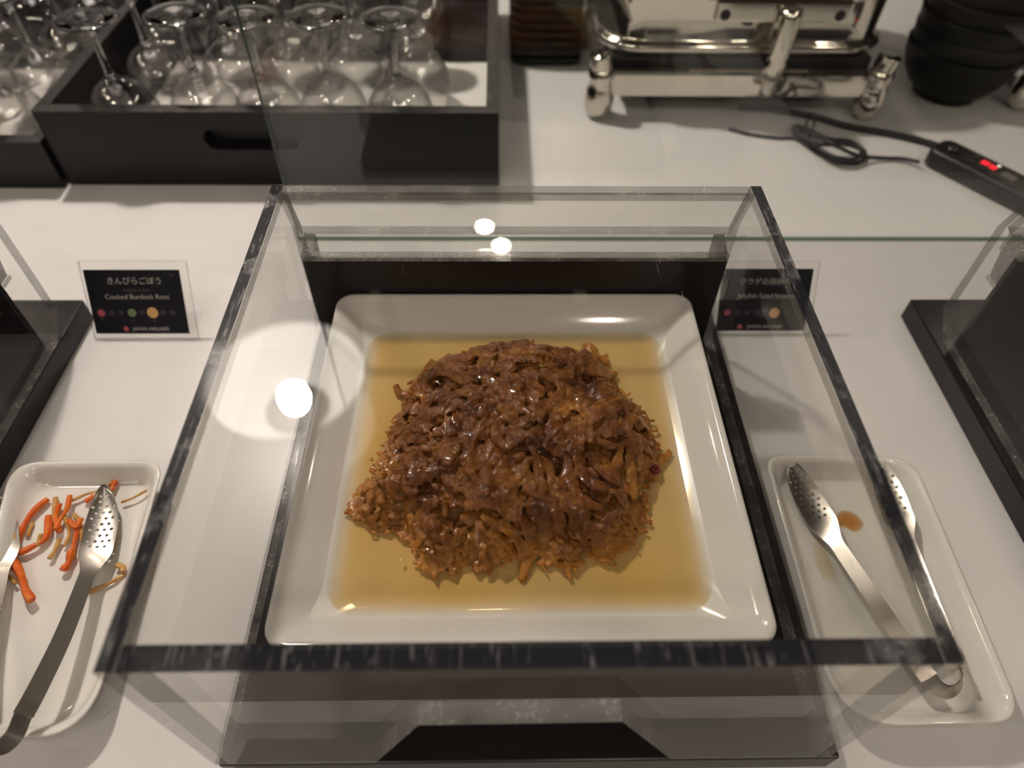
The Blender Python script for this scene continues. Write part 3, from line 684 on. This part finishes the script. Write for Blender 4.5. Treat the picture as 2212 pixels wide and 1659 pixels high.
# ------------------------------------------------------------------ glass racks
def tray(name, x0, y0, w_, d_, top, floor_z, slot, label, wt=.012):
    r = empty(name, (x0, y0, CZ)); ht = top-CZ
    # front wall with rounded hand slot cut right through
    V2 = [Vector(p_) for p_ in ((0, 0.0005), (w_, 0.0005), (w_, ht), (0, ht))]; E = [(0, 1), (1, 2), (2, 3), (3, 0)]
    hole = []
    if slot:
        sx, sz, sw, sh = slot; hole = rrect(sx, sz, sw, sh, sh/2-.0005, 6); b0 = len(V2); V2 += [Vector(p_) for p_ in hole]; E += [(b0+i, b0+(i+1) % len(hole)) for i in range(len(hole))]
    vs, es, fs, _, _, _ = delaunay_2d_cdt(V2, E, [], 1, 1e-6)
    keep = []
    for f_ in fs:
        c = sum((vs[i] for i in f_), Vector((0, 0)))/3
        if slot and abs(c.x-sx) < sw/2 and abs(c.y-sz) < sh/2: 
            if abs(c.x-sx) < sw/2-sh/2 or math.hypot(abs(c.x-sx)-(sw/2-sh/2), c.y-sz) < sh/2*.95: continue
        keep.append(list(f_))
    o_ = mesh('front_wall', [(v_.x, 0, v_.y) for v_ in vs], keep, [M['black_matt']], r); fix(o_)
    so = o_.modifiers.new('thick', 'SOLIDIFY'); so.thickness = wt; so.offset = -1
    me = o_.data
    if me.polygons[0].normal.y > 0: so.offset = 1
    box('front_rim', (0, -.0004, ht), (w_, wt+.0004, ht+.0012), M['black_rim'], r)
    for nm, a, b in (('side_wall', (0, wt+.0006, .0005), (wt, d_-wt, ht)), ('side_wall', (w_-wt, wt+.0006, .0005), (w_, d_-wt, ht)), ('back_wall', (0, d_-wt+.0003, .0005), (w_, d_, ht))):
        box(nm, a, b, M['black_matt'], r, .0008)
    box('side_rim', (0, wt+.001, ht+.0001), (wt, d_, ht+.0012), M['black_rim'], r); box('side_rim', (w_-wt, wt+.001, ht+.0001), (w_, d_, ht+.0012), M['black_rim'], r)
    box('floor_board', (wt+.0004, wt+.001, floor_z-CZ-.006), (w_-wt-.0004, d_-wt-.0004, floor_z-CZ-.0012), M['black_matt'], r)
    if slot: box('slot_shade_sheet', (sx-sw/2-.006, wt+.0007, sz-sh/2-.004), (sx+sw/2+.006, wt+.0027, sz+sh/2+.004), M['black_matt'], r)  # black sheet added behind the open slot to make it read as shaded
    tag(r, label, 'rack', 'black wooden glass racks'); return r
tl = at(153, 400, CZ); trr = at(1078, 400, CZ)
TX0, TY0, TW = tl.x, tl.y, trr.x-tl.x
FLZ = .004
tray('glass_rack', TX0, TY0, TW, .42, .0575, FLZ, (.195, .0505, .092, .0215), 'tall black wooden rack of upside down wine glasses with a hand slot in its front')
tray('glass_rack', TX0-.433, TY0-.006, .430, .42, .0300, -.004, None, 'lower black wooden rack of wine glasses cut off by the left photo edge')
for nm, lx0, ly0, lx1, ly1, z, lb in (('paper_liner', TX0+.050, TY0+.0135, TX0+TW-.0135, at(700, 132, FLZ).y, FLZ-.0010, 'crumpled white paper lining under the glasses in the tall rack'), ('paper_liner', TX0-.433+.0135, TY0-.006+.0135, TX0-.0165, at(60, 150, -.005).y, -.0050, 'white paper lining under the glasses in the lower left rack')):
    V, F = [], []; n = 40
    for j in range(n+1):
        for i in range(n+1):
            x, y = lx0+(lx1-lx0)*i/n, ly0+(ly1-ly0)*j/n; e_ = min(1, min(i, j, n-i, n-j)/3)
            V.append((x, y, z+.0002+.0007*e_*(1+noise.noise(Vector((x*22, y*22, 5))))))
    F = [[j*(n+1)+i, j*(n+1)+i+1, (j+1)*(n+1)+i+1, (j+1)*(n+1)+i] for j in range(n) for i in range(n)]
    tag(mesh(nm, V, F, [M['paper']], None, True), lb, 'paper', 'paper liners in the glass racks')

# wine glass, upside down: rim at z=0
GH = .119
def make_glass():
    r = empty('wine_glass')
    out = [(.0318, .0), (.0338, .010), (.0345, .020), (.0332, .032), (.0295, .043), (.0230, .0525), (.0145, .0595), (.0080, .0635), (.0050, .0660)]
    inn = [(a-.0011 if a > .01 else a*.3+.0001, b-.0012*(i > 3)) for i, (a, b) in enumerate(out[:-1])]
    prof = inn[::-1]+out
    o_ = lathe('bowl', prof, M['wine'], r, n=32)
    lathe('stem', [(.0050, .0661), (.0036, .0700), (.0031, .0800), (.0030, .0950), (.0034, .1080), (.0055, .1125)], M['wine_solid'], r, n=16)
    lathe('foot', [(.0056, .1126), (.0120, .1150), (.0220, .1162), (.0280, .1166), (.0284, .1175), (.0275, .1184), (.0200, .1188), (.0001, .1192)], M['wine_solid'], r, n=40)
    return r
g0 = None; FOOT = FLZ+.1175
front = [(185, 42), (378, 32), (530, 40), (685, 36), (843, 42), (983, 40)]
rows = []
rr_ = random.Random(5)
fp = [at(a, b, FOOT) for a, b in front]
pos = []
for k in range(5):
    for q, p_ in enumerate(fp):
        x = p_.x+rr_.uniform(-.004, .004)*(k > 0)+(.006*k if q < 2 else 0)*0+(.010 if k % 2 else 0); y = p_.y+.0735*k+rr_.uniform(-.003, .003)*(k > 0)
        if k == 0 and q == 0: x = p_.x
        if x+.036 < TX0+TW-.012 and y+.036 < TY0+.405 and x-.036 > TX0+.012: pos.append((x, y, FLZ, k, q, 0))
lp = at(-40, 62, -.004+.1175)
for k in range(5):
    for q in range(5):
        x = TX0-.012-.0420-.0745*q+(.006 if k % 2 else 0); y = TY0-.006+.055+.0740*k
        if x+.036 > TX0-.016: x = TX0-.0525
        if x-.036 > TX0-.42 and y+.036 < TY0-.006+.405: pos.append((x, y, -.004, k, q, 1))
words_ = ['first', 'second', 'third', 'fourth', 'fifth', 'sixth']
for (x, y, z, k, q, side) in pos:
    if g0 is None: g = g0 = make_glass()
    else: g = copy_tree(g0)
    g.location = (x, y, z+.0006)
    if side == 0:
        lab = f'inverted wine glass in tall rack, {words_[k]} row from front, {words_[q]} from left'
    else: lab = f'inverted wine glass in low left rack, {words_[k]} row from front, {words_[q]} from right'
    tag(g, lab, 'wine glass', 'upside down wine glasses')

# ------------------------------------------------------------------ chafing dish
fl = at(1290, 250, CZ); fr = at(1862, 250, CZ)
def make_chafer():
    r = empty('chafing_dish', (fl.x, fl.y, CZ)); W_ = fr.x-fl.x; y0 = .004
    def foot(x, y):
        lathe('foot', [(.0001, .0004), (.011, .0004), (.0155, .010), (.0165, .022), (.0145, .034), (.0125, .042), (.0150, .047), (.0135, .054), (.009, .058), (.0001, .060)], M['chrome'], r, (x, y, 0), 24)
    for x in (0, W_): 
        for y in (0, .24): foot(x, y)
    for x, sg in ((0, -1), (W_, 1)):
        for y in (0, .24): tube('leg', [(x, y, .056), (x+sg*.001, y, .060), (x+sg*.002, y, .064), (x+sg*.003, y, .070)], .0125, M['chrome'], r, 14, 5, flat=1)
    prism('lower_rail', [(-.004, .026), (.006, .026), (.006, .050), (.004, .0540), (.000, .0545), (-.003, .0525), (-.004, .049)], lambda u, v, t: (t, u, v), .004, W_-.004, [M['chrome']], r, 0)
    box('lower_rail', (.012, .236, .026), (W_-.012, .244, .050), M['chrome'], r, .002)
    # water pan: rounded rectangle flaring to a lip
    cx, cy = W_/2, .125
    rg = []
    for (w_, d_, z, rad) in ((.22, .15, .0640, .03), (.292, .210, .0645, .045), (.314, .230, .0660, .05), (.322, .236, .0690, .05), (.323, .237, .0725, .05), (.320, .235, .0760, .05), (.311, .225, .0775, .048), (.308, .222, .081, .046), (.312, .224, .122, .046), (.316, .228, .126, .046), (.330, .240, .128, .046), (.332, .242, .131, .046), (.326, .236, .134, .046)):
        rg.append([(x, y, z) for x, y in rrect(cx, cy, w_, d_, rad, 8)])
    loft('water_pan', rg, [M['chrome']], r)
    rg = [[(x, y, z) for x, y in rrect(cx, cy, w_, d_, rad, 8)] for (w_, d_, z, rad) in ((.322, .234, .1345, .04), (.294, .236, .160, .04), (.280, .222, .185, .05), (.230, .170, .205, .05), (.14, .09, .213, .04))]
    loft('lid', rg, [M['chrome']], r)
    box('pan_gap_shade', (.010, .0105, .0420), (W_-.010, .2300, .0632), M['black_matt'], r, .002)  # black box stands in for the shadow between rail and pan
    # front bracket with two screws and a hanging drain arm
    bx = .178
    br = box('front_bracket', (bx-.070, -.0105, .107), (bx+.070, .0025, .1290), M['chrome'], r, .003)
    for sx in (-.060, .058): s_ = lathe('screw', [(.0001, -.002), (.005, -.002), (.0055, 0), (.0001, .0005)], M['black_plastic'], r, (0, 0, 0), 12); s_.location = (bx+sx, -.0108, .1150); s_.rotation_euler = (math.pi/2, 0, 0)
    tube('drain_arm', [(bx+.004, -.0190, .124), (bx+.004, -.0190, .09), (bx+.003, -.0180, .058)], .0110, M['chrome'], r, 14, 5)
    tube('drain_tip', [(bx+.003, -.0180, .0572), (bx+.002, -.0190, .036)], .0080, M['steel'], r, 14, 4)
    lathe('valve', [(.0001, 0), (.006, 0), (.006, .012), (.0001, .012)], M['black_plastic'], r, (bx-.030, .006, .1000), 14)
    return r
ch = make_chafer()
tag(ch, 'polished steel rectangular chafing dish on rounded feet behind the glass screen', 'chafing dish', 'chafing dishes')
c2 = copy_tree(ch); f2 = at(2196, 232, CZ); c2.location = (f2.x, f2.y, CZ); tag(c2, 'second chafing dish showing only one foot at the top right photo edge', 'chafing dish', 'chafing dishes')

# ------------------------------------------------------------------ stacked black bowls and trays
bc = at(2040, 205, CZ)
b0 = None; ordn = ['bottom bowl', 'second bowl from the bottom', 'third bowl from the bottom', 'fourth bowl from the bottom', 'fifth bowl from the bottom', 'sixth bowl from the bottom', 'top bowl']
for k in range(7):
    if b0 is None:
        b0 = lathe('black_bowl', [(.0001, .0035), (.030, .0035), (.031, .0004), (.035, .0004), (.036, .006), (.046, .014), (.056, .028), (.0615, .044), (.0630, .056), (.0636, .0575), (.0624, .0575), (.0600, .046), (.0545, .031), (.0445, .017), (.030, .010), (.0001, .0085)], M['black_ceramic'], n=48); o = b0
    else: o = b0.copy(); COL.objects.link(o)
    o.location = (bc.x+.0010*math.sin(k*2.1), bc.y+.0010*math.cos(k*1.3)+.004, CZ+.0003+.0185*k); o.scale = (1, 1, 1)
    tag(o, 'matt black bowl right of the chafing dish, '+ordn[k], 'bowl', 'stacked black bowls')
tc_ = at(1140, 148, CZ); p0 = None
for k in range(8):
    if p0 is None:
        w_, d_ = .088, .15
        rg = [[(x, y, z) for x, y in rrect(0, 0, w_-2*i_, d_-2*i_, .012, 6)] for i_, z in ((.006, .0004), (.004, .0006), (.0, .0085), (0, .0100), (.0014, .0100), (.0030, .0060), (.008, .0048))]
        p0 = loft('black_tray', rg, [M['black_ceramic']]); o = p0
    else: o = p0.copy(); COL.objects.link(o)
    o.location = (TX0+TW+.0145+.044, tc_.y+.077, CZ+.0003+.0105*k)
    tag(o, f'black serving tray between the glass rack and chafing dish, tray {["lowest", "second from bottom", "third from bottom", "fourth from bottom", "fourth from top", "third from top", "second from top", "topmost"][k]} in the stack'.replace('tray lowest', 'lowest').replace('tray topmost', 'topmost').replace('tray second', 'second').replace('tray third', 'third').replace('tray fourth', 'fourth'), 'tray', 'stacked black trays')

# ------------------------------------------------------------------ control box and cables
a, b = at(1990, 352, CZ), at(2262, 492, CZ)
ctl = empty('heater_control', a); ax = (b-a); LC = ax.length; ang = math.atan2(ax.y, ax.x); ctl.rotation_euler = (0, 0, ang)
rg = [[(x, y, z) for x, y in rrect(LC/2, .014, LC-2*i_, .036-2*i_, .010-i_*.5, 6)] for i_, z in ((.002, .0004), (.0, .003), (0, .017), (.0015, .0195), (.004, .0200))]
loft('housing', rg, [M['black_plastic']], ctl)
box('control_face', (.030, .002, .0201), (LC-.004, .026, .0205), M['panel_face'], ctl)
for x_, y_, w_, h_, mk in ((.048, .0130, .0075, .0075, 'led'), (.0575, .0120, .0065, .0075, 'led')): 
    box('red_digit', (x_, y_, .0206), (x_+w_, y_+h_, .0209), M[mk], ctl)
box('indicator_lamp', (.0615, .0215, .0206), (.0645, .0245, .0210), M['led_white'], ctl)
box('knob_plate', (.072, .008, .0206), (.086, .018, .0212), M['ink_dim'], ctl, .001)
for x_, y_, s_ in ((.036, .021, 'TEMP'), (.036, .008, 'TIMER'), (.060, .006, 'MIN'), (.078, .004, 'ON OFF')):
    text(s_, .0035, (x_+.004, y_, .0210), M['ink_dim'], ctl)
lathe('rocker_button', [(.0001, .0202), (.007, .0202), (.007, .0225), (.0001, .0228)], M['black_plastic'], ctl, (.018, .014, 0), 20)
tag(ctl, 'long black heater control box with red digits on the counter at right edge', 'controller')
def cz(lst, h=.003): return [at(a, b, CZ+h) for a, b in lst]
o = tube('power_cable', cz([(1598, 232), (1660, 235), (1750, 250), (1830, 272), (1930, 290), (2010, 310), (2070, 338)], .0042)+cz([(2120, 362), (2180, 392), (2250, 430)], .0042), .0034, M['black_rubber'], None, 10, 8)
tag(o, 'thick black cable curving from the chafing dish to the control box', 'cable')
loop = cz([(1575, 278), (1620, 290), (1680, 298), (1720, 300)], .002)+[at(a, b, CZ+h) for a, b, h in ((1760, 325, .003), (1815, 352, .004), (1858, 350, .003), (1868, 328, .004), (1835, 305, .006), (1790, 300, .008), (1745, 280, .010), (1718, 272, .009), (1715, 288, .006), (1750, 308, .009), (1800, 338, .011), (1845, 345, .009), (1860, 325, .012), (1820, 310, .013), (1770, 312, .014), (1728, 290, .012), (1722, 278, .010), (1755, 290, .013), (1800, 312, .016), (1850, 335, .010), (1900, 341, .004), (1950, 343, .004), (1985, 350, .008))]
o = tube('coiled_lead', loop, .0021, M['black_rubber'], None, 8, 6)
tie = tube('cable_tie', [at(1742, 290, CZ+.001)+Vector((.0, -.009, .002)), at(1742, 290, CZ+.001)+Vector((0, -.009, .018)), at(1742, 290, CZ+.001)+Vector((0, .008, .018)), at(1742, 290, CZ+.001)+Vector((0, .008, .002))], .0014, M['black_plastic'], o, 6, 4)
tag(o, 'thin black lead tied in a figure eight bundle on the counter', 'cable')

# lettering as real meshes
dgr = bpy.context.evaluated_depsgraph_get(); bpy.context.view_layer.update()
for o_ in [o_ for o_ in list(bpy.data.objects) if o_.type == 'FONT']:
    me = bpy.data.meshes.new_from_object(o_.evaluated_get(dgr)); nm = o_.name; n_ = bpy.data.objects.new('lettering', me); COL.objects.link(n_)
    n_.parent = o_.parent; n_.location = o_.location
    if not me.materials: me.materials.append(o_.data.materials[0])
    bpy.data.objects.remove(o_)
